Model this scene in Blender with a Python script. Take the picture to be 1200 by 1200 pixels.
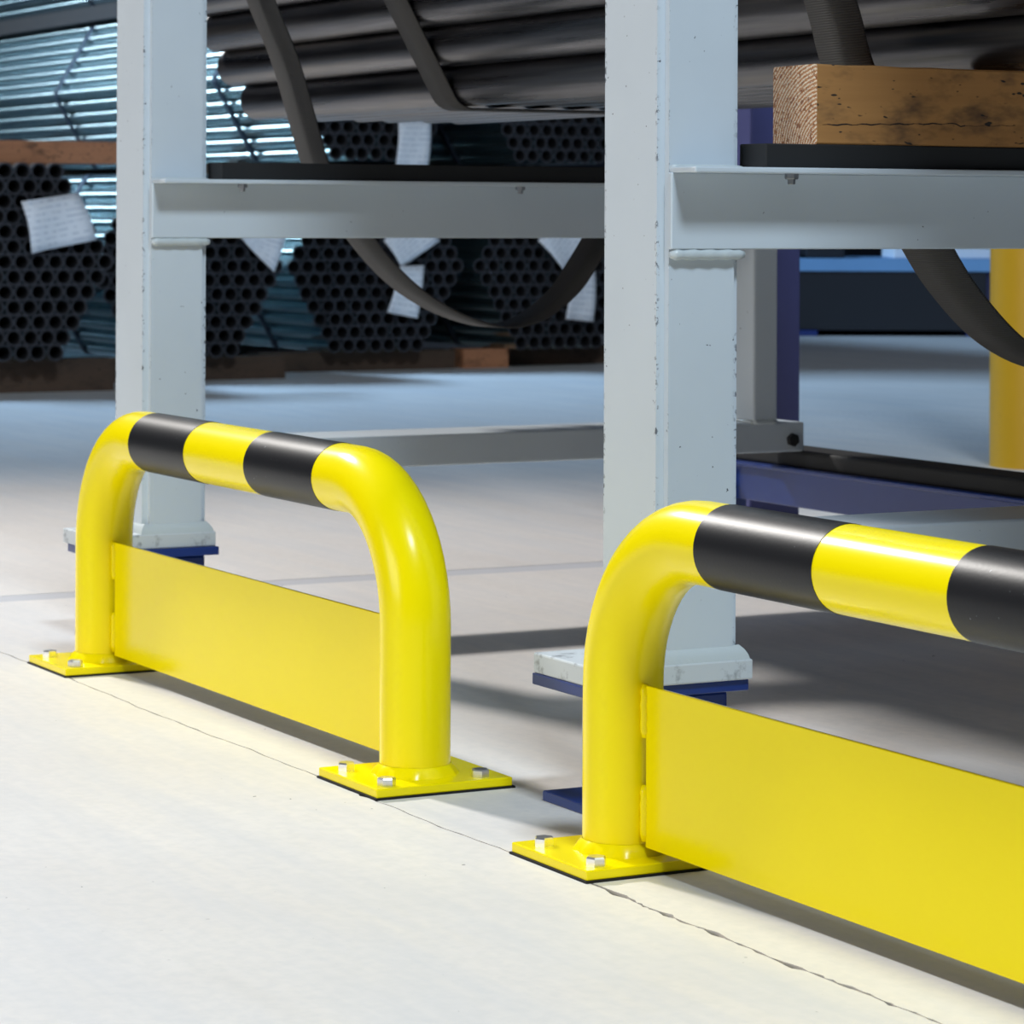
import bpy, bmesh, math, random
from mathutils import Vector, Matrix
random.seed(7)
scene = bpy.context.scene
COL = scene.collection
for o in list(bpy.data.objects):
    bpy.data.objects.remove(o, do_unlink=True)

# ------------------------------------------------------------------ camera
cam_d = bpy.data.cameras.new('camera')
cam = bpy.data.objects.new('camera', cam_d)
COL.objects.link(cam)
FW = Vector((-0.88214, 0.47098, 0.00152)).normalized()
RT0 = FW.cross(Vector((0, 0, 1))).normalized()
UP0 = RT0.cross(FW)
ROLL = 0.00389
RT = RT0 * math.cos(ROLL) + UP0 * math.sin(ROLL)
UP = UP0 * math.cos(ROLL) - RT0 * math.sin(ROLL)
CP = Vector((3.86414, -1.44723, 0.60514))
M = Matrix((RT, UP, -FW)).transposed().to_4x4()
M.translation = CP
cam.matrix_world = M
cam_d.sensor_width = 36
cam_d.sensor_fit = 'HORIZONTAL'
cam_d.lens = 3580.5 / 1200 * 36
cam_d.shift_x = 0.0007
cam_d.shift_y = -(600 - 247.74) / 1200
cam_d.clip_start = 0.05
cam_d.clip_end = 200
cam_d.dof.use_dof = True
cam_d.dof.focus_distance = 2.9
cam_d.dof.aperture_fstop = 21
scene.camera = cam

# ------------------------------------------------------------------ world and lights
world = bpy.data.worlds.new('hall_daylight')
scene.world = world
world.use_nodes = True
bg = world.node_tree.nodes['Background']
bg.inputs['Color'].default_value = (0.56, 0.72, 1.0, 1)
bg.inputs['Strength'].default_value = 0.05

def light(name, kind, loc, target, energy, color, **kw):
    d = bpy.data.lights.new(name, kind)
    d.energy = energy
    d.color = color
    for k, v in kw.items():
        setattr(d, k, v)
    o = bpy.data.objects.new(name, d)
    COL.objects.link(o)
    o.location = loc
    o.rotation_euler = (Vector(target) - Vector(loc)).to_track_quat('-Z', 'Y').to_euler()
    return o
# high-bay lamp over the far end of the aisle: throws the shadows towards the camera
light('high_bay_lamp', 'SPOT', (-6.2, -1.1, 5.5), (0.4, 0.25, 0.0), 2600, (1.0, 0.965, 0.92),
      spot_size=math.radians(46), spot_blend=1.0, shadow_soft_size=0.27)
# cool area light added for fill, no known skylight: lights the faces turned to the camera, the load shades the rest
light('front_fill', 'AREA', (5.3, -0.6, 6.0), (0.8, 0.2, 0.5), 330, (0.74, 0.88, 1.0),
      shape='RECTANGLE', size=1.4, size_y=1.0)
# wide area light added across the aisle as side fill, no known window
light('side_fill', 'AREA', (1.0, -7.5, 2.2), (0.8, 0.0, 0.3), 185, (1.0, 0.96, 0.93),
      shape='RECTANGLE', size=4.0, size_y=2.5)
# cool area light added to brighten the stacked bundles and the far floor
light('far_fill', 'AREA', (-9.5, -1.0, 5.2), (-7.8, 3.4, 0.9), 260, (0.42, 0.68, 1.0),
      shape='RECTANGLE', size=3.0, size_y=0.6, spread=math.radians(96))
# unseen narrow light added to run highlights along the galvanised pipes
light('pipe_streak_fill', 'AREA', (-24.0, -3.0, 5.5), (-8.6, 3.3, 1.1), 6, (0.70, 0.87, 1.0),
      shape='RECTANGLE', size=1.2, size_y=0.8, spread=math.radians(22))

vs = scene.view_settings
vs.view_transform = 'Standard'
vs.look = 'None'
vs.gamma = 1
vs.use_curve_mapping = False
vs.exposure = 0.16

# ------------------------------------------------------------------ materials
def s2l(c):
    return tuple((x / 255 / 12.92) if x / 255 <= 0.04045 else ((x / 255 + 0.055) / 1.055) ** 2.4 for x in c)

class NT:
    def __init__(self, name):
        self.m = bpy.data.materials.new(name)
        self.m.use_nodes = True
        self.t = self.m.node_tree
        self.b = self.t.nodes['Principled BSDF']
    def n(self, kind, **kw):
        x = self.t.nodes.new(kind)
        for k, v in kw.items():
            if k in x.inputs:
                x.inputs[k].default_value = v
            else:
                setattr(x, k, v)
        return x
    def l(self, a, b):
        self.t.links.new(a, b)
    def coords(self, scale=(1, 1, 1), rot=(0, 0, 0), out='Object'):
        tc = self.n('ShaderNodeTexCoord')
        mp = self.n('ShaderNodeMapping')
        mp.inputs['Scale'].default_value = scale
        mp.inputs['Rotation'].default_value = rot
        self.l(tc.outputs[out], mp.inputs['Vector'])
        return mp.outputs['Vector']
    def noise(self, vec, scale, detail=3, rough=0.5):
        x = self.n('ShaderNodeTexNoise')
        x.inputs['Scale'].default_value = scale
        x.inputs['Detail'].default_value = detail
        x.inputs['Roughness'].default_value = rough
        self.l(vec, x.inputs['Vector'])
        return x.outputs['Fac']
    def ramp(self, fac, stops):
        r = self.n('ShaderNodeValToRGB')
        e = r.color_ramp.elements
        while len(e) < len(stops):
            e.new(0.5)
        for q, (p, c) in zip(e, stops):
            q.position = p
            q.color = (*c, 1) if len(c) == 3 else c
        self.l(fac, r.inputs['Fac'])
        return r.outputs['Color']
    def mix(self, fac, a, b, mode='MIX'):
        x = self.n('ShaderNodeMix', data_type='RGBA', blend_type=mode)
        if isinstance(fac, (int, float)):
            x.inputs[0].default_value = fac
        else:
            self.l(fac, x.inputs[0])
        for i, v in ((6, a), (7, b)):
            if isinstance(v, tuple):
                x.inputs[i].default_value = (*v[:3], 1)
            else:
                self.l(v, x.inputs[i])
        return x.outputs[2]
    def bump(self, fac, strength, dist=0.001):
        x = self.n('ShaderNodeBump')
        x.inputs['Strength'].default_value = strength
        x.inputs['Distance'].default_value = dist
        self.l(fac, x.inputs['Height'])
        self.l(x.outputs['Normal'], self.b.inputs['Normal'])
    def set(self, **kw):
        for k, v in kw.items():
            inp = self.b.inputs[k.replace('_', ' ')]
            if hasattr(v, 'is_output') or isinstance(v, bpy.types.NodeSocket):
                self.l(v, inp)
            else:
                inp.default_value = (*v, 1) if isinstance(v, tuple) and len(v) == 3 else v
        return self.m

WHITE, BLACK = (1, 1, 1), (0, 0, 0)
def paint(name, rgb, rough=0.3, coat=0.0, var=0.06, chips=0.0, chip_rgb=(25, 35, 60), scale=9, bump=0.02, spec=0.5):
    k = NT(name)
    v = k.coords()
    c = s2l(rgb)
    d = tuple(x * (1 - var * 2) for x in c)
    col = k.mix(k.noise(v, scale, 4), c, d)
    if chips:
        f = k.ramp(k.noise(v, 150, 2, 0.6), [(0.0, BLACK), (0.745, BLACK), (0.76, WHITE)])
        g = k.ramp(k.noise(v, 14, 2, 0.5), [(0.0, BLACK), (0.5, BLACK), (0.62, WHITE)])
        f2 = k.mix(1.0, f, g, 'MULTIPLY')
        col = k.mix(f2, col, s2l(chip_rgb))
    k.bump(k.noise(v, 260, 2), bump)
    return k.set(Base_Color=col, Roughness=rough, Coat_Weight=coat, Coat_Roughness=0.08, Specular_IOR_Level=spec)

M_YEL = paint('yellow_enamel', (255, 234, 0), 0.24, 0.05, 0.02, bump=0.008, spec=0.22)
M_PAN = paint('yellow_enamel_sheet', (255, 234, 0), 0.16, 0.0, 0.02, bump=0.003, spec=0.18)
M_BLK = paint('black_band_enamel', (23, 24, 28), 0.4, 0.0, 0.1, chips=1, chip_rgb=(120, 125, 130), bump=0.06, spec=0.25)
M_WHT = paint('pale_grey_enamel', (205, 215, 223), 0.42, 0.0, 0.05, chips=1)
k = NT('grimy_pale_enamel')
v = k.coords()
col = k.mix(k.noise(v, 9, 4), s2l((206, 212, 216)), s2l((190, 198, 204)))
gr = k.ramp(k.noise(v, 48, 4, 0.6), [(0.56, BLACK), (0.68, (0.75, 0.75, 0.75))])
col = k.mix(gr, col, s2l((120, 124, 130)))
M_PLATE = k.set(Base_Color=col, Roughness=0.5)
M_WELD = paint('painted_weld', (196, 205, 208), 0.4, 0.1, 0.05, bump=0.3)
M_BLU = paint('dark_blue_enamel', (18, 52, 128), 0.3, 0.15, 0.15, chips=1, chip_rgb=(90, 100, 130))
M_BLU2 = paint('indigo_enamel', (74, 78, 132), 0.45, 0.0, 0.06)
M_RUB = paint('black_rubber', (24, 25, 27), 0.7, 0.0, 0.1)
M_GAP = paint('shadow_gap_black', (14, 14, 14), 0.8)  # near-black that paints the shadow gap under the guard plates
M_AMB = paint('amber_enamel', (214, 162, 0), 0.45, 0.0, 0.03)
M_DARKBOX = paint('charcoal_panel', (30, 32, 40), 0.6, 0.0, 0.1, scale=2)
M_LBLUE = paint('light_blue_enamel', (130, 180, 230), 0.5)
M_WALL = paint('dim_cladding', (62, 72, 90), 0.7, 0, 0.1, scale=0.6)

k = NT('zinc_bolt'); M_ZINC = k.set(Base_Color=(0.78, 0.79, 0.82), Metallic=1.0, Roughness=0.32)

k = NT('dull_bolt'); M_DULL = k.set(Base_Color=(0.3, 0.31, 0.33), Metallic=0.9, Roughness=0.4)
# enamel of the posts: chipped to bare dark metal along the upright edges
k = NT('pale_grey_post_enamel')
v = k.coords()
c = s2l((205, 215, 223))
col = k.mix(k.noise(v, 9, 4), c, tuple(x * 0.9 for x in c))
sep = k.n('ShaderNodeSeparateXYZ')
k.l(v, sep.inputs[0])
def absdist(sock, mid, half):
    a = k.n('ShaderNodeMath', operation='SUBTRACT'); a.inputs[1].default_value = mid
    k.l(sock, a.inputs[0])
    b = k.n('ShaderNodeMath', operation='ABSOLUTE'); k.l(a.outputs[0], b.inputs[0])
    d = k.n('ShaderNodeMath', operation='DIVIDE'); d.inputs[1].default_value = half
    k.l(b.outputs[0], d.inputs[0])
    return d.outputs[0]
pr = k.n('ShaderNodeMath', operation='MULTIPLY')
k.l(absdist(sep.outputs[0], 1.151, 0.062), pr.inputs[0])
k.l(absdist(sep.outputs[1], 0.188, 0.048), pr.inputs[1])
edge = k.ramp(pr.outputs[0], [(0.78, BLACK), (0.86, WHITE)])
chip = k.ramp(k.noise(v, 210, 2, 0.6), [(0.0, BLACK), (0.57, BLACK), (0.595, WHITE)])
zone = k.ramp(k.noise(v, 22, 2, 0.5), [(0.44, BLACK), (0.56, WHITE)])
f1 = k.mix(1.0, k.mix(1.0, edge, chip, 'MULTIPLY'), zone, 'MULTIPLY')
few = k.ramp(k.noise(v, 130, 2, 0.6), [(0.0, BLACK), (0.73, BLACK), (0.745, WHITE)])
f2 = k.mix(1.0, few, k.ramp(k.noise(v, 12, 2), [(0.46, BLACK), (0.6, WHITE)]), 'MULTIPLY')
col = k.mix(k.mix(1.0, f1, f2, 'ADD'), col, s2l((28, 36, 58)))
k.bump(k.noise(v, 260, 2), 0.02)
M_POST = k.set(Base_Color=col, Roughness=0.42)

# concrete
k = NT('smooth_concrete')
v = k.coords(out='Object')
a = k.noise(v, 1.3, 5, 0.6)
b = k.noise(v, 60, 3, 0.6)
sc = k.coords((0.6, 5.0, 1.0), (0, 0, 0.3))
st = k.noise(sc, 2.2, 4, 0.65)
col = k.ramp(a, [(0.3, s2l((222, 217, 213))), (0.7, s2l((236, 231, 226)))])
col = k.mix(k.ramp(st, [(0.42, BLACK), (0.75, (0.6, 0.6, 0.6))]), col, s2l((196, 198, 202)))
col = k.mix(k.ramp(b, [(0.35, (0.25, 0.25, 0.25)), (0.6, BLACK)]), col, s2l((200, 200, 200)))
sp = k.ramp(k.noise(v, 95, 1, 0.4), [(0.0, BLACK), (0.785, BLACK), (0.80, WHITE)])
spg = k.ramp(k.noise(v, 3.1, 1, 0.5), [(0.45, BLACK), (0.7, WHITE)])
col = k.mix(k.mix(1.0, sp, spg, 'MULTIPLY'), col, s2l((60, 55, 52)))
k.bump(k.noise(v, 120, 3), 0.05)
M_CONC = k.set(Base_Color=col, Roughness=k.ramp(st, [(0.3, (0.42,) * 3), (0.7, (0.6,) * 3)]))
k = NT('joint_filler'); M_FILL = k.set(Base_Color=s2l((188, 189, 194)), Roughness=0.7)
k = NT('joint_bottom'); M_JOINT = k.set(Base_Color=s2l((34, 31, 29)), Roughness=0.9)

# dark bare steel pipe: streaked along its length (local X)
k = NT('dark_steel')
v = k.coords((1.1, 34, 34))
n1 = k.noise(v, 1.0, 4, 0.6)
v2 = k.coords((2.2, 60, 60))
n2 = k.noise(v2, 1.0, 3, 0.6)
col = k.ramp(n1, [(0.3, s2l((54, 54, 58))), (0.5, s2l((96, 95, 98))), (0.7, s2l((124, 119, 114)))])
k.bump(n2, 0.08, 0.002)
M_STEEL = k.set(Base_Color=col, Metallic=0.92, Roughness=k.ramp(n2, [(0.3, (0.24,) * 3), (0.7, (0.42,) * 3)]))
k = NT('galvanised_steel')
v = k.coords((0.8, 20, 20))
col = k.ramp(k.noise(v, 1.0, 3), [(0.3, s2l((140, 168, 176))), (0.7, s2l((190, 210, 214)))])
M_GALV = k.set(Base_Color=col, Metallic=0.95, Roughness=0.22)
k = NT('pipe_cut_end'); M_RIM = k.set(Base_Color=s2l((66, 66, 72)), Metallic=0.3, Roughness=0.6)
k = NT('pipe_bore'); M_BORE = k.set(Base_Color=s2l((20, 20, 24)), Roughness=0.85)
k = NT('band_steel'); M_BAND = k.set(Base_Color=s2l((38, 46, 58)), Metallic=0.4, Roughness=0.5)

# webbing: fine cross ribs
k = NT('grey_webbing')
v = k.coords((1, 1, 1), out='UV')
w = k.n('ShaderNodeTexWave', wave_type='BANDS', bands_direction='Y')
w.inputs['Scale'].default_value = 110
k.l(v, w.inputs['Vector'])
col = k.mix(w.outputs['Fac'], s2l((46, 45, 45)), s2l((64, 62, 61)))
k.bump(w.outputs['Fac'], 0.35, 0.002)
M_WEB = k.set(Base_Color=col, Roughness=0.75)

# wood
def wood(name, ca, cb, dark=(60, 45, 35)):
    k = NT(name)
    v = k.coords((14, 1.6, 30))
    n = k.noise(v, 1.5, 5, 0.6)
    col = k.mix(n, s2l(ca), s2l(cb))
    st = k.ramp(k.noise(k.coords((9, 7, 16)), 1.6, 4, 0.65), [(0.52, BLACK), (0.72, (0.8, 0.8, 0.8))])
    col = k.mix(st, col, s2l(dark))
    sp = k.ramp(k.noise(k.coords((60, 45, 110)), 1.5, 1, 0.5), [(0.70, BLACK), (0.74, WHITE)])
    col = k.mix(sp, col, s2l((38, 30, 26)))
    k.bump(n, 0.25, 0.002)
    return k.set(Base_Color=col, Roughness=0.75)
M_WOOD = wood('brown_timber', (192, 140, 80), (152, 105, 56))
M_WOOD4 = wood('dark_plank', (58, 44, 36), (42, 34, 30))
M_WOOD2 = wood('orange_timber', (200, 140, 100), (170, 112, 80))
M_WOOD3 = wood('dull_timber', (96, 74, 58), (70, 56, 46))
k = NT('timber_end_grain')
v = k.coords((1, 1, 1))
mp = k.n('ShaderNodeMapping')
mp.inputs['Location'].default_value = (-0.05, 0.0, 0.012)
k.l(v, mp.inputs['Vector'])
w = k.n('ShaderNodeTexWave', wave_type='RINGS', rings_direction='Y', wave_profile='SIN')
w.inputs['Scale'].default_value = 75
w.inputs['Distortion'].default_value = 5.5
w.inputs['Detail'].default_value = 3
w.inputs['Detail Scale'].default_value = 18
k.l(mp.outputs['Vector'], w.inputs['Vector'])
col = k.ramp(w.outputs['Fac'], [(0.15, s2l((182, 108, 42))), (0.5, s2l((228, 166, 92))), (0.85, s2l((255, 246, 226)))])
sp = k.ramp(k.noise(v, 190, 2, 0.6), [(0.36, WHITE), (0.44, BLACK)])
col = k.mix(sp, col, s2l((150, 86, 34)))
k.bump(w.outputs['Fac'], 0.6, 0.003)
M_END = k.set(Base_Color=col, Roughness=0.8)

# paper with faint printed lines
k = NT('printed_paper')
v = k.coords((1, 1, 1), out='UV')
w = k.n('ShaderNodeTexWave', wave_type='BANDS', bands_direction='Y')
w.inputs['Scale'].default_value = 2.6
w.inputs['Distortion'].default_value = 1.5
k.l(v, w.inputs['Vector'])
ln = k.ramp(w.outputs['Fac'], [(0.72, BLACK), (0.95, (0.55, 0.55, 0.55))])
g = k.ramp(k.noise(k.coords((9, 3, 1), out='UV'), 1.3, 2), [(0.42, BLACK), (0.55, WHITE)])
col = k.mix(k.mix(1.0, ln, g, 'MULTIPLY'), s2l((246, 249, 255)), s2l((165, 175, 192)))
M_PAPER = k.set(Base_Color=col, Roughness=0.6)

# ------------------------------------------------------------------ mesh helpers
def link(name, bm, mat, parent=None, smooth=False, loc=None):
    me = bpy.data.meshes.new(name)
    bm.normal_update()
    bm.to_mesh(me)
    bm.free()
    for m in (mat if isinstance(mat, (list, tuple)) else [mat]):
        me.materials.append(m)
    if smooth:
        for p in me.polygons:
            p.use_smooth = True
        if smooth is not True:
            me.set_sharp_from_angle(angle=math.radians(smooth))
    o = bpy.data.objects.new(name, me)
    COL.objects.link(o)
    if loc is not None:
        o.location = loc
    if parent is not None:
        o.parent = parent
    return o

def empty(name, loc=(0, 0, 0), rz=0):
    o = bpy.data.objects.new(name, None)
    o.empty_display_size = 0.1
    COL.objects.link(o)
    o.location = loc
    o.rotation_euler = (0, 0, rz)
    return o

def tag(o, label, cat, group=None, kind=None):
    o['label'] = label
    o['category'] = cat
    if group: o['group'] = group
    if kind: o['kind'] = kind
    return o

def struct(o, label, cat='structure'):
    o['kind'] = 'structure'
    o['label'] = label
    o['category'] = cat
    return o

def box(bm, x0, x1, y0, y1, z0, z1, bev=0.0, seg=2, mi=0):
    r = bmesh.ops.create_cube(bm, size=1)
    vs_ = r['verts']
    for q in vs_:
        q.co = Vector(((x0 + x1) / 2 + q.co.x * (x1 - x0), (y0 + y1) / 2 + q.co.y * (y1 - y0), (z0 + z1) / 2 + q.co.z * (z1 - z0)))
    fs = {f for q in vs_ for f in q.link_faces}
    if bev:
        es = list({e for q in vs_ for e in q.link_edges})
        r2 = bmesh.ops.bevel(bm, geom=es, offset=bev, segments=seg, affect='EDGES', profile=0.5)
        fs |= set(r2['faces'])
    if mi:
        for f in fs:
            if f.is_valid: f.material_index = mi
    return bm

def nb():
    return bmesh.new()

def sweep(bm, pts, rad, seg=32, cap=True, closed=False):
    """tube along pts lying in a plane or smooth 3D path; rad number or list"""
    n = len(pts)
    pts = [Vector(p) for p in pts]
    rings = []
    up = None
    for i, p in enumerate(pts):
        if closed:
            t = (pts[(i + 1) % n] - pts[i - 1]).normalized()
        else:
            t = (pts[min(i + 1, n - 1)] - pts[max(i - 1, 0)]).normalized()
        if up is None:
            a = Vector((0, 1, 0)) if abs(t.y) < 0.9 else Vector((1, 0, 0))
            up = (a - t * a.dot(t)).normalized()
        else:
            up = (up - t * up.dot(t)).normalized()
        s = t.cross(up)
        r = rad[i] if isinstance(rad, (list, tuple)) else rad
        rings.append([bm.verts.new(p + (up * math.cos(2 * math.pi * j / seg) + s * math.sin(2 * math.pi * j / seg)) * r) for j in range(seg)])
    m = n if closed else n - 1
    for i in range(m):
        A, B = rings[i], rings[(i + 1) % n]
        for j in range(seg):
            bm.faces.new((A[j], A[(j + 1) % seg], B[(j + 1) % seg], B[j]))
    if cap and not closed:
        bm.faces.new(rings[0][::-1])
        bm.faces.new(rings[-1])
    return bm

def lathe(bm, prof, seg=32, c=(0, 0, 0)):
    """closed-ish profile of (r,z) spun about a vertical axis"""
    rings = [[bm.verts.new((c[0] + r * math.cos(2 * math.pi * j / seg), c[1] + r * math.sin(2 * math.pi * j / seg), c[2] + z)) for j in range(seg)] for r, z in prof]
    for A, B in zip(rings, rings[1:]):
        for j in range(seg):
            bm.faces.new((A[j], A[(j + 1) % seg], B[(j + 1) % seg], B[j]))
    return rings

def hexbolt(bm, c, r=0.0095, h=0.0075, axis='z', rot=0.2, washer=True):
    """hex head standing on c along axis (z up, -z down or x)"""
    tmp = bmesh.new()
    prof = [(r, 0), (r, h * 0.82), (r * 0.86, h)]
    rings = [[tmp.verts.new((q * math.cos(rot + math.pi / 3 * j), q * math.sin(rot + math.pi / 3 * j), z)) for j in range(6)] for q, z in prof]
    for A, B in zip(rings, rings[1:]):
        for j in range(6):
            tmp.faces.new((A[j], A[(j + 1) % 6], B[(j + 1) % 6], B[j]))
    tmp.faces.new(rings[-1])
    tmp.faces.new(rings[0][::-1])
    if axis == '-z':
        mat = Matrix.Rotation(math.pi, 4, 'X')
    elif axis == 'x':
        mat = Matrix.Rotation(math.pi / 2, 4, 'Y')
    else:
        mat = Matrix.Identity(4)
    mat = Matrix.Translation(Vector(c)) @ mat
    tmp.transform(mat)
    me = bpy.data.meshes.new('t')
    tmp.to_mesh(me); tmp.free()
    bm.from_mesh(me)
    bpy.data.meshes.remove(me)
    return bm

# ------------------------------------------------------------------ floor: slabs with a cracked joint
floor = empty('floor')
struct(floor, 'pale smooth concrete warehouse floor with narrow joints', 'floor')
bm = nb(); box(bm, -30, 16, -14, 24, -0.06, -0.018)
o = link('joint_bed', bm, M_JOINT, floor)
def crack_pts(x0, x1, step):
    xs = []
    x = x0
    while x < x1:
        xs.append(x)
        x += step * random.uniform(0.6, 1.5)
    xs.append(x1)
    return xs
YC = -0.0785
XJ0, XJ1 = -0.79, -0.715      # filled cross joint
rng = random.Random(3)
def wobble(x):
    return 0.0022 * math.sin(x * 9.0 + 1.0) + 0.0012 * math.sin(x * 31) + 0.0008 * math.sin(x * 83 + 2)
CH = {1.50: (0.006, 0.018), 1.592: (0.004, 0.012), 1.668: (0.007, 0.016), 1.795: (0.0065, 0.014), 1.87: (0.005, 0.012), 0.98: (0.004, 0.01), 0.52: (0.003, 0.008)}
def slab(name, xa, xb, ya, yb, jag_side):
    """jag_side +1: slab lies at y below the crack (its max-y edge is the crack); -1 the other"""
    bm = nb()
    xs = [xa]
    x = max(xa, -1.2)
    if xa < x: xs.append(x)
    lim = min(xb, 2.6)
    while x < lim:
        x += rng.uniform(0.004, 0.012) if x > 0.9 else rng.uniform(0.01, 0.03)
        xs.append(min(x, lim))
    if lim < xb: xs.append(xb)
    top = []
    for x in xs:
        near = x > 1.35
        g = (0.0006 if near else 0.0007) + (rng.random() ** 3) * (0.0032 if near else 0.001)
        for cx, (d, w) in CH.items():
            if abs(x - cx) < w:
                g += d * (1 - (abs(x - cx) / w) ** 2) * rng.uniform(0.5, 1) * (0.95 if jag_side > 0 else 0.6)
        top.append((x, YC + wobble(x) - jag_side * g))
    other = ya if jag_side > 0 else yb
    a = [bm.verts.new((x, y, 0)) for x, y in top]
    b = [bm.verts.new((x, other, 0)) for x, y in top]
    a2 = [bm.verts.new((x, y, -0.03)) for x, y in top]
    for i in range(len(a) - 1):
        q = [a[i], a[i + 1], b[i + 1], b[i]]
        w = [a2[i], a2[i + 1], a[i + 1], a[i]]
        if jag_side > 0:
            q.reverse(); w.reverse()
        bm.faces.new(q)
        bm.faces.new(w)
    # end edges
    for i in (0, -1):
        p0 = bm.verts.new((b[i].co.x, b[i].co.y, -0.03))
        bm.faces.new((a[i], b[i], p0, a2[i]))
    return link(name, bm, M_CONC, floor)
for (xa, xb) in ((-30, XJ0), (XJ1, 16)):
    slab('concrete_slab', xa, xb, -14, None, 1)
    slab('concrete_slab', xa, xb, None, 24, -1)
bm = nb(); box(bm, XJ0 + 0.0004, XJ1 - 0.0004, -14, 24, -0.017, -0.0005)
link('joint_filler', bm, M_FILL, floor)

# hall walls, far off
for nm, dims, lab in (('wall_back', (-26.2, -26, -14, 24, 0, 7.5), 'dim far end wall of the hall'),
                      ('wall_right', (-26, 16, 24, 24.2, 0, 7.5), 'dim long wall beyond the racks'),
                      ('wall_left', (-26, 16, -14.2, -14, 0, 7.5), 'dim long wall across the aisle')):
    bm = nb(); box(bm, *dims)
    struct(link(nm, bm, M_WALL), lab, 'wall')

# ------------------------------------------------------------------ crash guards
R, H, CLR, LEN = 0.038, 0.35, 0.145, 0.94
PT = 0.0115                   # top of base plate
def hoop_path(length):
    pts = [(0, 0, PT - 0.002), (0, 0, 0.09)]
    zt = H - R
    n = 14
    for i in range(n + 1):
        a = math.pi / 2 * i / n
        pts.append((CLR - CLR * math.cos(a), 0, zt - CLR + CLR * math.sin(a)))
    m = len(pts)
    for i in range(1, 8):
        pts.append((CLR + (length - 2 * CLR) * i / 8, 0, zt))
    for p in pts[:m][::-1]:
        pts.append((length - p[0], 0, p[2]))
    return pts

def make_guard():
    g = empty('crash_guard')
    bm = nb(); sweep(bm, hoop_path(LEN), R, 48)
    hoop = link('hoop', bm, M_YEL, g, smooth=60)
    for a, b in ((0.187, 0.373), (0.561, LEN - 0.187)):
        bm = nb()
        sweep(bm, [(a, 0, H - R), (a, 0, H - R), (b, 0, H - R), (b, 0, H - R)], [R - 0.001, R + 0.0005, R + 0.0005, R - 0.001], 48, cap=False)
        link('black_band', bm, M_BLK, g, smooth=40)['label'] = 'glossy black band round the yellow hoop'
    for x, s in ((0, 1), (LEN, -1)):
        bm = nb(); box(bm, x - 0.0745, x + 0.0735, -0.081, 0.0825, 0.0, 0.0022)
        gap_sheet = link('base_shadow_gap', bm, M_GAP, g)  # black sheet standing in for the shadow gap beneath the plate
        bm = nb(); box(bm, x - 0.0724, x + 0.0724, -0.0796, 0.0796, 0.0022, PT, 0.0012)
        pl = link('base_plate', bm, M_YEL, g)
        for bx, by in ((-0.044, -0.06), (0.055, -0.06), (0.055, 0.05), (-0.044, 0.05)):
            bm = nb(); hexbolt(bm, (x + bx, by, PT), 0.0098, 0.0085, rot=rng.uniform(0, 1))
            link('bolt', bm, M_ZINC, pl)['label'] = 'zinc hex bolt head'
        # weld collar: lumpy fillet
        bm = nb()
        rr = []
        seg = 40
        prof = [(0.0005, 0.0105), (0.0035, 0.0075), (0.0065, 0.003), (0.0085, -0.0005)]
        for pr, pz in prof:
            rr.append([bm.verts.new((x + (R + pr * (1 + 0.22 * math.sin(j * 1.9) + 0.12 * math.sin(j * 4.1))) * math.cos(2 * math.pi * j / seg),
                                     (R + pr * (1 + 0.22 * math.sin(j * 1.9) + 0.12 * math.sin(j * 4.1))) * math.sin(2 * math.pi * j / seg), PT + pz)) for j in range(seg)])
        for A, B in zip(rr, rr[1:]):
            for j in range(seg):
                bm.faces.new((B[j], B[(j + 1) % seg], A[(j + 1) % seg], A[j]))
        link('weld_collar', bm, M_YEL, pl, smooth=True)
    x0, x1 = 0.0455, LEN - 0.0455
    bm = nb(); box(bm, x0, x1, -0.002, 0.002, 0.0205, 0.1705, 0.0006, 1)
    pan = link('kick_plate', bm, M_PAN, g)
    for xe, d in ((x0, -1), (x1, 1)):
        for za, zb in ((0.122, 0.1712), (0.026, 0.078)):
            bm = nb()
            pts = []
            n = 9
            for i in range(n):
                z = za + (zb - za) * i / (n - 1)
                pts.append((xe + d * 0.003 + 0.0006 * math.sin(i * 2.3), -0.001, z))
            rad = [0.0048 + 0.0006 * math.sin(i * 3.1) for i in range(n)]
            rad[0] = rad[-1] = 0.003
            sweep(bm, pts, rad, 10)
            link('weld_bead', bm, M_YEL, pan, smooth=True)
    return g

def copy_tree(o, parent=None):
    c = o.copy()
    COL.objects.link(c)
    if parent is not None:
        c.parent = parent
    for ch in [x for x in bpy.data.objects if x.parent == o]:
        copy_tree(ch, c)
    return c

guard = make_guard()
tag(guard, 'yellow and black crash guard standing whole, in front of the far post', 'crash guard', 'crash guards along the aisle')
guard2 = copy_tree(guard)
guard2.location = (1.3805, 0, 0)
tag(guard2, 'nearer crash guard, cut off by the right edge, before the near post', 'crash guard', 'crash guards along the aisle')

# ------------------------------------------------------------------ rack frames (pale grey)
def bead(bm, p0, p1, r, n=12, lump=0.12):
    p0, p1 = Vector(p0), Vector(p1)
    pts, rad = [], []
    for i in range(n):
        t = i / (n - 1)
        pts.append(p0.lerp(p1, t))
        e = min(t, 1 - t) * n
        rad.append(r * (0.55 if e < 0.5 else 1.0) * (1 + lump * math.sin(i * 2.1)))
    return sweep(bm, pts, rad, 10)

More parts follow.
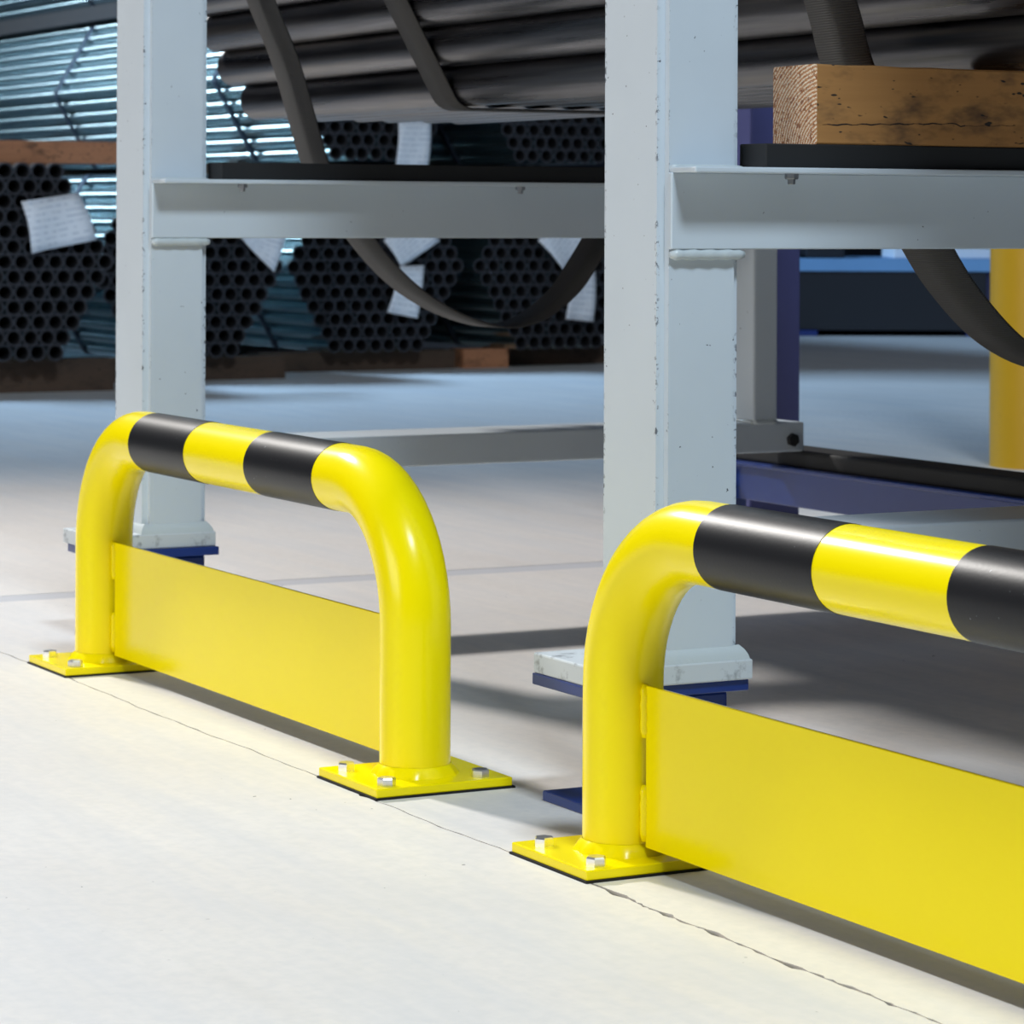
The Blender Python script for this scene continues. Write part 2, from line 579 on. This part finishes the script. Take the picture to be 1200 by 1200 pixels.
def make_frame():
    f = empty('rack_frame', (0, 0, 0))
    # local coordinates = world coordinates of the near frame
    bm = nb()
    box(bm, 1.089, 1.213, 0.140, 0.236, 0.15, 1.55)
    es = [e for e in bm.edges if abs(e.verts[0].co.z - e.verts[1].co.z) > 0.5]
    bmesh.ops.bevel(bm, geom=es, offset=0.009, segments=4, affect='EDGES')
    link('post', bm, M_POST, f, smooth=40)
    # skirt weld
    bm = nb()
    A = [(1.089, 0.140), (1.213, 0.140), (1.213, 0.236), (1.089, 0.236)]
    def ring(off, z):
        sx = (-1, 1, 1, -1); sy = (-1, -1, 1, 1)
        return [bm.verts.new((x + sx[i] * off, y + sy[i] * off, z)) for i, (x, y) in enumerate(A)]
    rs = [ring(-0.001, 0.167), ring(0.003, 0.163), ring(0.006, 0.158), ring(0.0075, 0.1525)]
    for a, b in zip(rs, rs[1:]):
        for j in range(4):
            bm.faces.new((b[j], b[(j + 1) % 4], a[(j + 1) % 4], a[j]))
    link('post_weld', bm, M_WELD, f, smooth=50)
    bm = nb(); box(bm, 1.080, 1.2215, 0.067, 0.2465, 0.132, 0.153, 0.002)
    link('base_plate', bm, M_PLATE, f)
    # angle beam: upright web plus top flange
    bm = nb()
    box(bm, 1.213, 1.221, 0.147, 1.262, 0.572, 0.650, 0.0012, 1)
    beam = link('beam_web', bm, M_WHT, f)
    bm = nb(); box(bm, 1.2135, 1.264, 0.149, 1.262, 0.6495, 0.6555, 0.0015, 2)
    fl = link('beam_flange', bm, M_WHT, f)
    bm = nb(); bead(bm, (1.217, 0.148, 0.5668), (1.217, 0.236, 0.5668), 0.0058, 14)
    link('beam_weld', bm, M_WELD, beam, smooth=True)
    bm = nb(); bead(bm, (1.213, 0.150, 0.6555), (1.213, 0.236, 0.6555), 0.0028, 14)
    link('flange_weld', bm, M_WELD, fl, smooth=True)
    for y in (0.275, 0.725, 1.15):
        bm = nb(); hexbolt(bm, (1.246, y, 0.6497), 0.0072, 0.006, '-z')
        hexbolt(bm, (1.246, y, 0.644), 0.004, 0.0055, '-z')
        link('flange_bolt', bm, M_DULL, fl)['label'] = 'small bolt under the top flange'
    # low cross bar to the rear leg
    bm = nb(); box(bm, 1.088, 1.2085, 0.234, 1.259, 0.233, 0.280, 0.003)
    bar = link('cross_bar', bm, M_WHT, f)
    bm = nb(); hexbolt(bm, (1.2085, 1.236, 0.252), 0.011, 0.007, 'x')
    link('bar_bolt', bm, M_RUB, bar)['label'] = 'dark bolt at the rear end of the low bar'
    bm = nb()
    box(bm, 1.135, 1.2085, 1.163, 1.2085, 0.279, 0.573, 0.004)
    link('rear_post', bm, M_WHT, f)
    bm = nb(); bead(bm, (1.165, 1.160, 0.282), (1.165, 1.160, 0.283), 0.006, 4)
    for q in (((1.14, 1.162, 0.2815), (1.208, 1.162, 0.2815)), ((1.2075, 1.163, 0.2815), (1.2075, 1.208, 0.2815))):
        bead(bm, q[0], q[1], 0.0045, 10)
    link('rear_weld', bm, M_WELD, f, smooth=True)
    return f
frame2 = make_frame()
tag(frame2, 'pale grey steel rack frame whose scratched post stands behind the nearer guard', 'rack frame', 'pale grey rack frames')
frame1 = copy_tree(frame2)
DX, DY = -1.4085, -0.007
frame1.location = (DX, DY, 0)
tag(frame1, 'pale grey steel rack frame whose post stands behind the far guard', 'rack frame', 'pale grey rack frames')

def make_foot():
    t = empty('support_foot')
    bm = nb(); box(bm, 1.088, 1.224, 0.074, 0.246, 0.0, 0.0105, 0.0015)
    link('foot_plate', bm, M_BLU, t)
    bm = nb(); box(bm, 1.100, 1.200, 0.112, 0.2305, 0.0105, 0.1200, 0.005)
    link('column', bm, M_BLU, t)
    bm = nb(); box(bm, 1.0795, 1.2165, 0.066, 0.2445, 0.1200, 0.1318, 0.0012)
    link('top_plate', bm, M_BLU, t)
    return t
ft = make_foot()
tag(ft, 'dark blue steel foot under the nearer grey post', 'support foot', 'blue feet under the posts')
ft1 = copy_tree(ft)
ft1.location = (DX + 0.012, DY + 0.004, 0)
tag(ft1, 'dark blue steel foot under the far grey post', 'support foot', 'blue feet under the posts')

# rear support of the cross bars: blue rail along the rear with black top
rail = empty('base_rail')
tag(rail, 'low dark blue rail with a black top strip running behind the rack', 'rail')
bm = nb(); box(bm, -0.62, 1.7, 1.252, 1.30, 0.142, 0.203, 0.002)
link('side_web', bm, M_BLU, rail)
bm = nb(); box(bm, -0.62, 1.7, 1.245, 1.262, 0.197, 0.2045, 0.002)
link('lip', bm, M_BLU, rail)
bm = nb(); box(bm, -0.62, 1.7, 1.262, 1.34, 0.203, 0.2315, 0.006, 3)
link('top_strip', bm, M_RUB, rail)['label'] = 'black strip along the top'
for x in (-0.55, 1.15):
    bm = nb(); box(bm, x - 0.06, x + 0.06, 1.262, 1.33, 0.0, 0.143, 0.003)
    link('leg', bm, M_BLU, rail)
bm = nb(); box(bm, -0.62, -0.42, 1.232, 1.252, 0.12, 0.19, 0.002)
plate = link('splice_plate', bm, M_BLU, rail)
for x, z in ((-0.46, 0.165), (-0.46, 0.135), (-0.58, 0.165), (-0.58, 0.135)):
    bm = nb(); hexbolt(bm, (x, 1.232, z), 0.006, 0.006)
    link('bolt', bm, M_ZINC, plate)
# blue upright behind
bp = empty('blue_upright', (-0.70, 1.52, 0))
tag(bp, 'dark blue upright standing behind the far rack frame', 'upright')
bm = nb(); box(bm, -0.10, 0.0, -0.05, 0.055, 0.012, 1.6, 0.004)
link('post', bm, M_BLU2, bp)
bm = nb(); box(bm, -0.14, 0.04, -0.08, 0.085, 0.0, 0.012, 0.002)
link('foot_plate', bm, M_BLU2, bp)

# black boards on the flanges
for nm, dx, dy, ya, lab in (('rubber_board', 0, 0, 0.241, 'black board under the squared timber on the near beam'),
                            ('rubber_board', DX, DY, 0.2405, 'black board lying along the far beam')):
    bm = nb(); box(bm, 1.2000 + dx, 1.2505 + dx, ya + dy, 1.22, 0.6557, 0.6800, 0.0012, 1)
    tag(link(nm, bm, M_RUB), lab, 'board', 'black boards on the beams')

# timber on near beam
def timber(x0, x1, y0, y1, z0, z1, mat, lab, group=None, rough=True, name='timber', along='y', loc=None):
    cx, cy = (x0 + x1) / 2, (y0 + y1) / 2
    bm = nb()
    box(bm, x0 - cx, x1 - cx, y0 - cy, y1 - cy, 0, z1 - z0)
    if rough:
        ax = 1 if along == 'y' else 0
        es = [e for e in bm.edges if abs((e.verts[0].co - e.verts[1].co)[ax]) > 0.1]
        bmesh.ops.subdivide_edges(bm, edges=es, cuts=24, use_grid_fill=True)
        bmesh.ops.bevel(bm, geom=[e for e in bm.edges if e.calc_face_angle(0) > 1.2 and abs((e.verts[0].co - e.verts[1].co)[ax]) > 1e-4], offset=0.0018, segments=1, affect='EDGES')
        r = random.Random(5)
        for v_ in bm.verts:
            if v_.co.z > 0.01:
                v_.co.z += r.uniform(-0.0006, 0.0006)
    bm.normal_update()
    for f in bm.faces:
        nn = f.normal.y if along == 'y' else f.normal.x
        if abs(nn) > 0.9:
            f.material_index = 1
    o = link(name, bm, [mat, M_END if mat is M_WOOD else mat], loc=(cx, cy, z0))
    return tag(o, lab, 'timber', group)
tb = timber(1.168, 1.250, 0.303, 1.20, 0.6800, 0.7620, M_WOOD, 'squared brown timber with pale end grain lying on the near beam', 'timbers under the pipes')
# thin drying split along the front face of the timber (recess strips)
bm = nb()
pts = []
y = 0.31
ys = []
while y < 0.56:
    ys.append(y); y += 0.006
for i in range(len(ys) - 1):
    t = i / len(ys)
    z = 0.700 + 0.006 * t + 0.0006 * math.sin(i * 1.7) - (0.0025 if t > 0.68 else 0)
    w = 0.0002 + 0.0005 * abs(math.sin(i * 0.5)) if t < 0.7 else 0.0002
    t2 = (i + 1) / len(ys)
    z2 = 0.700 + 0.006 * t2 + 0.0006 * math.sin((i + 1) * 1.7) - (0.0025 if t2 > 0.68 else 0)
    v_ = [bm.verts.new(p) for p in ((0.0413, ys[i] - 0.7515, z - w - 0.68), (0.0413, ys[i + 1] - 0.7515, z2 - w - 0.68), (0.0413, ys[i + 1] - 0.7515, z2 + w - 0.68), (0.0413, ys[i] - 0.7515, z + w - 0.68))]
    bm.faces.new(v_)
link('drying_split', bm, M_BORE, tb)
timber(-0.185, -0.110, 0.93, 1.03, 0.6802, 0.7620, M_WOOD, 'squared timber on the far beam, mostly hidden by the near post', 'timbers under the pipes')

# ------------------------------------------------------------------ steel pipe bundle on the rack
def tube_mesh(name, length, r, wall, seg, depth, mats):
    """pipe along local X from 0 to length, open at both ends for 'depth'"""
    bm = nb()
    def ring(x, q):
        return [bm.verts.new((x, q * math.cos(2 * math.pi * j / seg), q * math.sin(2 * math.pi * j / seg))) for j in range(seg)]
    def join(A, B, mi):
        for j in range(seg):
            f = bm.faces.new((A[j], B[j], B[(j + 1) % seg], A[(j + 1) % seg]))
            f.material_index = mi
            f.smooth = True
    a0, a1 = ring(0, r), ring(length, r)
    join(a0, a1, 0)
    for x, ro, s in ((0, a0, 1), (length, a1, -1)):
        i0 = ring(x, r - wall)
        i1 = ring(x + s * depth, r - wall)
        if s > 0:
            join(i0, ro, 1); join(i1, i0, 2)
            f = bm.faces.new(i1[::-1])
        else:
            join(ro, i0, 1); join(i0, i1, 2)
            f = bm.faces.new(i1)
        f.material_index = 2
    bm.normal_update()
    me = bpy.data.meshes.new(name)
    bm.to_mesh(me); bm.free()
    for m in mats: me.materials.append(m)
    me.set_sharp_from_angle(angle=math.radians(50))
    return me

def add_mesh(name, me, parent, loc, rot=(0, 0, 0)):
    o = bpy.data.objects.new(name, me)
    COL.objects.link(o)
    if parent is not None: o.parent = parent
    o.location = loc
    o.rotation_euler = rot
    return o

D = 0.0635
rack_load = empty('pipe_bundle', (0, 0.76, 0.762))
tag(rack_load, 'bundle of thick dark bare steel pipes lying across the rack beams', 'pipe bundle')
pm = tube_mesh('pipe', 3.3, D / 2, 0.004, 40, 0.3, [M_STEEL, M_RIM, M_BORE])
NB, ROWS_UP, ROWS = 7, 9, 12
centers = []
for r_ in range(ROWS):
    n = NB + (r_ if r_ <= ROWS_UP else 2 * ROWS_UP - r_)
    for i in range(n):
        centers.append(((i - (n - 1) / 2) * D, D / 2 + r_ * D * 0.88))
for (y, z) in centers:
    add_mesh('pipe', pm, rack_load, (-0.82 + rng.uniform(-0.015, 0.015), y, z + 0.0008), (rng.uniform(0, 6.28), 0, 0))
def ribbon(bm, path, x0, x1, thick=0.002, uvscale=1.0):
    """closed-width strip: path of (y,z), width along x from x0 to x1"""
    n = len(path)
    uv = bm.loops.layers.uv.verify()
    P_ = [Vector(p) for p in path]
    dist = [0]
    for a, b in zip(P_, P_[1:]): dist.append(dist[-1] + (b - a).length)
    rows = []
    for i in range(n):
        t = (P_[min(i + 1, n - 1)] - P_[max(i - 1, 0)]).normalized()
        nn = Vector((-t.y, t.x)) * thick / 2
        a, b = P_[i] + nn, P_[i] - nn
        rows.append([bm.verts.new((x0, a.x, a.y)), bm.verts.new((x1, a.x, a.y)), bm.verts.new((x1, b.x, b.y)), bm.verts.new((x0, b.x, b.y))])
    for i in range(n - 1):
        for j in range(4):
            k2 = (j + 1) % 4
            f = bm.faces.new((rows[i][j], rows[i][k2], rows[i + 1][k2], rows[i + 1][j]))
            f.smooth = True
            for lp, (u, v_) in zip(f.loops, ((0, dist[i]), (1, dist[i]), (1, dist[i + 1]), (0, dist[i + 1]))):
                lp[uv].uv = (u, v_ * uvscale)
    bm.faces.new(rows[0][::-1]); bm.faces.new(rows[-1])
    return bm
def spline(pts, n=10):
    out = []
    P_ = [Vector(p) for p in pts]
    for i in range(len(P_) - 1):
        p0, p1, p2, p3 = P_[max(i - 1, 0)], P_[i], P_[i + 1], P_[min(i + 2, len(P_) - 1)]
        for k_ in range(n):
            t = k_ / n
            out.append(0.5 * ((2 * p1) + (p2 - p0) * t + (2 * p0 - 5 * p1 + 4 * p2 - p3) * t * t + (3 * p1 - p0 - 3 * p2 + p3) * t ** 3))
    out.append(P_[-1])
    return out
# tight webbing band round the bundle (hull)
def hull(cs, r, n=16):
    pts = [(y + r * math.cos(a * math.pi / n), z + r * math.sin(a * math.pi / n)) for y, z in cs for a in range(2 * n)]
    pts = sorted(set((round(a, 5), round(b, 5)) for a, b in pts))
    def half(ps):
        h = []
        for p in ps:
            while len(h) > 1 and (h[-1][0] - h[-2][0]) * (p[1] - h[-2][1]) - (h[-1][1] - h[-2][1]) * (p[0] - h[-2][0]) <= 0:
                h.pop()
            h.append(p)
        return h
    lo, up = half(pts), half(pts[::-1])
    return lo[:-1] + up
bm = nb(); ribbon(bm, hull(centers, D / 2 + 0.003), -0.10, -0.03, 0.0025)
link('webbing_band', bm, M_WEB, rack_load)['label'] = 'grey webbing band drawn tight round the pipes'

# slack lifting slings hanging round the load
TOPZ = 0.762 + D + 11 * D * 0.88 + 0.003
over = [(0.90, TOPZ + 0.004), (0.60, TOPZ + 0.004), (0.34, TOPZ + 0.004), (0.300, 1.405), (0.262, 1.345), (0.246, 1.297), (0.249, 1.26)]
rise = [(1.05, 0.76), (1.12, 0.86), (1.22, 1.05), (1.272, 1.20), (1.276, 1.30), (1.225, 1.41), (1.18, TOPZ + 0.006), (1.0, TOPZ + 0.008)]
sl1 = over + [(0.262, 1.16), (0.29, 1.05), (0.338, 0.921), (0.379, 0.828), (0.426, 0.684), (0.46, 0.622), (0.505, 0.566), (0.548, 0.521), (0.592, 0.487), (0.65, 0.457), (0.72, 0.437), (0.77, 0.442), (0.81, 0.460), (0.851, 0.492), (0.881, 0.531), (0.95, 0.63)] + rise
sl2 = over + [(0.285, 1.14), (0.34, 1.01), (0.411, 0.840), (0.433, 0.774), (0.482, 0.67), (0.543, 0.569), (0.589, 0.513), (0.645, 0.466), (0.711, 0.437), (0.78, 0.432), (0.85, 0.470), (0.91, 0.55), (0.97, 0.64)] + rise
for pth, xa, xb, lab in ((sl1, -0.31, -0.215, 'slack grey webbing sling looping down below the far beam'),
                         (sl2, 1.065, 1.16, 'slack dark webbing sling hanging behind the squared timber')):
    bm = nb(); ribbon(bm, spline(pth, 8), xa, xb, 0.003)
    tag(link('webbing_sling', bm, M_WEB), lab, 'sling', 'webbing slings round the load')

# ------------------------------------------------------------------ stacked pipe bundles in the background
d2 = 0.0585
gm = tube_mesh('pipe', 6.0, d2 / 2, 0.0062, 18, 0.35, [M_GALV, M_RIM, M_BORE])
def hexrows(n, rows, d):
    out = []
    for r_ in range(rows):
        m = n + (r_ if r_ <= n - 1 else 2 * (n - 1) - r_)
        for i in range(m):
            out.append(((i - (m - 1) / 2) * d, d / 2 + r_ * d * 0.866))
    return out
HB = d2 + 12 * d2 * 0.866
def bundle(xe, yc, z0, lab, bands, rows=13):
    e = empty('pipe_bundle', (xe, yc, z0))
    tag(e, lab, 'pipe bundle', 'stacked hexagonal pipe bundles')
    cs = hexrows(7, rows, d2)
    for y, z in cs:
        add_mesh('pipe', gm, e, (-6.0 + rng.uniform(-0.02, 0.0), y, z))
    hp = hull(cs, d2 / 2 + 0.002, 8)
    for b in bands:
        bm = nb(); ribbon(bm, hp, -b - 0.045, -b, 0.003)
        link('steel_band', bm, M_BAND, e)['label'] = 'thin dark strap round the bundle'
    return e
ZL = 0.075
bundle(-5.90, 1.86, 0.112, 'hexagonal pipe bundle on the floor at the left edge, under the large crinkled tag', (0.5, 2.6))
bundle(-6.42, 2.72, ZL + 0.01, 'hexagonal pipe bundle on the floor just right of the far post', (0.5, 2.6))
bundle(-6.80, 3.66, ZL, 'hexagonal pipe bundle on the floor, third from the left, behind the hanging sling', (0.5, 2.6))
bundle(-6.80, 4.47, ZL, 'hexagonal pipe bundle on the floor, rightmost, beside the near post', (0.5, 2.6))
Z2 = ZL + HB + 0.075
bundle(-6.80, 3.66, Z2, 'upper-tier pipe bundle with long bluish side, seen both sides of the far post', (0.70, 2.58, 4.4, 5.4))
bundle(-6.80, 4.47, Z2, 'pipe bundle of the upper tier at right, above the far beam beside the near post', (0.5, 2.6))
Z3 = Z2 + HB + 0.075
bundle(-6.80, 3.66, Z3, 'topmost pipe bundle at the upper left corner', (0.5, 2.6, 4.4), rows=8)
# dunnage
gl = 'dunnage under the pipe bundles'
timber(-6.15, -6.05, 1.2, 2.30, 0.0, 0.112, M_WOOD3, 'dull dunnage under the leftmost floor bundle', gl, False, 'dunnage_timber')
timber(-6.62, -6.52, 2.34, 3.15, 0.0, ZL + 0.01, M_WOOD3, 'dull dunnage under the floor bundle right of the far post', gl, False, 'dunnage_timber')
timber(-7.05, -6.92, 3.22, 4.06, 0.0, ZL, M_WOOD3, 'dull dunnage under the third floor bundle from the left', gl, False, 'dunnage_timber')
timber(-7.05, -6.92, 4.10, 4.30, 0.0, ZL, M_WOOD2, 'short orange dunnage stub under the rightmost floor bundle', gl, False, 'dunnage_timber')
timber(-7.15, -7.05, 4.30, 4.86, 0.0, ZL, M_WOOD3, 'dull dunnage set back under the rightmost floor bundle', gl, False, 'dunnage_timber')
timber(-6.10, -6.00, 1.45, 2.30, 0.112 + HB, 0.112 + HB + 0.075, M_WOOD2, 'orange dunnage lying on top of the leftmost floor bundle', gl, False, 'dunnage_timber')
for x, lab in ((-7.85, 'dull dunnage between the tiers, nearest the pipe ends'), (-10.2, 'dull dunnage halfway along between the two tiers'), (-12.6, 'dull dunnage between the tiers at the far pipe ends')):
    timber(x, x + 0.1, 3.2, 4.9, Z2 - 0.074, Z2 - 0.001, M_WOOD3, lab, gl, False, 'dunnage_timber')
timber(-12.7, -6.9, 3.42, 3.52, Z3 - 0.071, Z3 - 0.004, M_WOOD4, 'dull plank under the topmost pipe bundle', gl, False, 'dunnage_timber', 'x')
timber(-12.7, -6.9, 3.78, 3.88, Z3 - 0.071, Z3 - 0.004, M_WOOD4, 'second plank under the topmost pipe bundle, set further back', gl, False, 'dunnage_timber', 'x')

# paper tags
def ray(px, py):
    return FW + RT * (px - 599.13) / 3580.5 - UP * (py - 247.74) / 3580.5
def on_x(px, py, X):
    d = ray(px, py)
    return CP + d * ((X - CP.x) / d.x)
def paper(corners, X, lab, curl=0.01):
    """sheet of real size standing just in front of the pipe ends (plane of constant X)"""
    p = [on_x(a, b, X) for a, b in corners]
    o0 = p[0].copy()
    bm = nb()
    uv = bm.loops.layers.uv.verify()
    n = 6
    g = []
    for i in range(n + 1):
        row = []
        for j in range(n + 1):
            u, v_ = i / n, j / n
            q = p[0] * (1 - u) * (1 - v_) + p[1] * u * (1 - v_) + p[2] * u * v_ + p[3] * (1 - u) * v_ - o0
            q.x += curl * (math.sin(u * 5 + v_ * 3) * 0.5 + math.sin(v_ * 4.2) * 0.6) + 0.012
            row.append(bm.verts.new(q))
        g.append(row)
    for i in range(n):
        for j in range(n):
            f = bm.faces.new((g[i][j], g[i][j + 1], g[i + 1][j + 1], g[i + 1][j]))
            f.smooth = True
            for lp, (a, b) in zip(f.loops, ((i, j), (i, j + 1), (i + 1, j + 1), (i + 1, j))):
                lp[uv].uv = (a / n, b / n)
    o = link('paper_tag', bm, M_PAPER, loc=o0)
    md = o.modifiers.new('thickness', 'SOLIDIFY')
    md.thickness = 0.001
    return tag(o, lab, 'paper tag', 'paper tags on the pipe ends')
paper([(23, 236), (92, 226), (112, 281), (37, 297)], -5.87, 'large crinkled white tag on the leftmost pipe bundle', 0.02)
paper([(262, 262), (338, 262), (320, 319), (283, 281)], -6.39, 'white tag with pointed lower corner just right of the far post')
paper([(465, 140), (504, 140), (500, 196), (463, 194)], -6.77, 'upright white tag on the upper tier above the far beam')
paper([(448, 282), (480, 245), (514, 282), (470, 314)], -6.77, 'tilted white tag showing its point below the far beam, left of the lower tag')
paper([(467, 312), (496, 311), (488, 373), (453, 366)], -6.765, 'oblong white tag partly behind the hanging sling loop')
paper([(629, 282), (658, 245), (688, 282), (660, 317)], -6.77, 'tilted white tag with its point below the beam, near the near post')
paper([(667, 316), (697, 318), (694, 377), (662, 374)], -6.765, 'oblong white tag lowest at right, next to the near post')

# ------------------------------------------------------------------ far right background
yc = empty('column_guard', (-2.10, 3.205, 0))
tag(yc, 'plain amber yellow round column at the right edge', 'column')
bm = nb()
lathe(bm, [(0.0, 0.0), (0.125, 0.0), (0.125, 1.5), (0.12, 1.52), (0.0, 1.53)], 40)
link('column_shell', bm, M_AMB, yc, smooth=40)

cr = empty('storage_crate', (-9.2, 7.75, 0), math.radians(-28 + 90))
tag(cr, 'dark crate with a light blue top edge on the far floor', 'crate')
def crate_part(nm, dims, m, bev=0.004, parent=cr):
    bm = nb(); box(bm, *dims, bev)
    return link(nm, bm, m, parent)
crate_part('body', (-0.62, 0.46, -0.3, 0.6, 0.03, 0.33), M_DARKBOX)
crate_part('top_frame', (-1.2, 1.1, -0.31, 0.62, 0.33, 0.395), M_LBLUE)
crate_part('end_panel', (0.47, 0.9, -0.22, 0.6, 0.03, 0.33), M_BLU2)
crate_part('foot', (0.36, 0.62, -0.32, 0.5, 0.0, 0.03), M_BLU)
crate_part('foot', (-0.66, -0.40, -0.32, 0.5, 0.0, 0.03), M_BLU)
for i, (x0, x1, m, h) in enumerate(((-1.1, -0.5, M_PAPER, 0.05), (-0.45, -0.25, M_DARKBOX, 0.07), (0.0, 0.5, M_PAPER, 0.05), (0.52, 0.75, M_DARKBOX, 0.08))):
    bm = nb(); box(bm, x0, x1, -0.2, 0.3, 0.0, h, 0.006)
    c_ = Matrix.Rotation(math.radians(62), 4, 'Z') @ Vector((0, 0, 0))
    o = link('flat_pack', bm, m, loc=(-9.2, 7.75, 0.396))
    o.rotation_euler = (0, 0, math.radians(62))
    tag(o, ('pale flat pack at the left end of the far crate top', 'small dark flat pack left on the far crate top', 'pale flat pack in the middle of the far crate top', 'dark flat pack by the amber column on the far crate top')[i], 'pack', 'packs on the far crate')
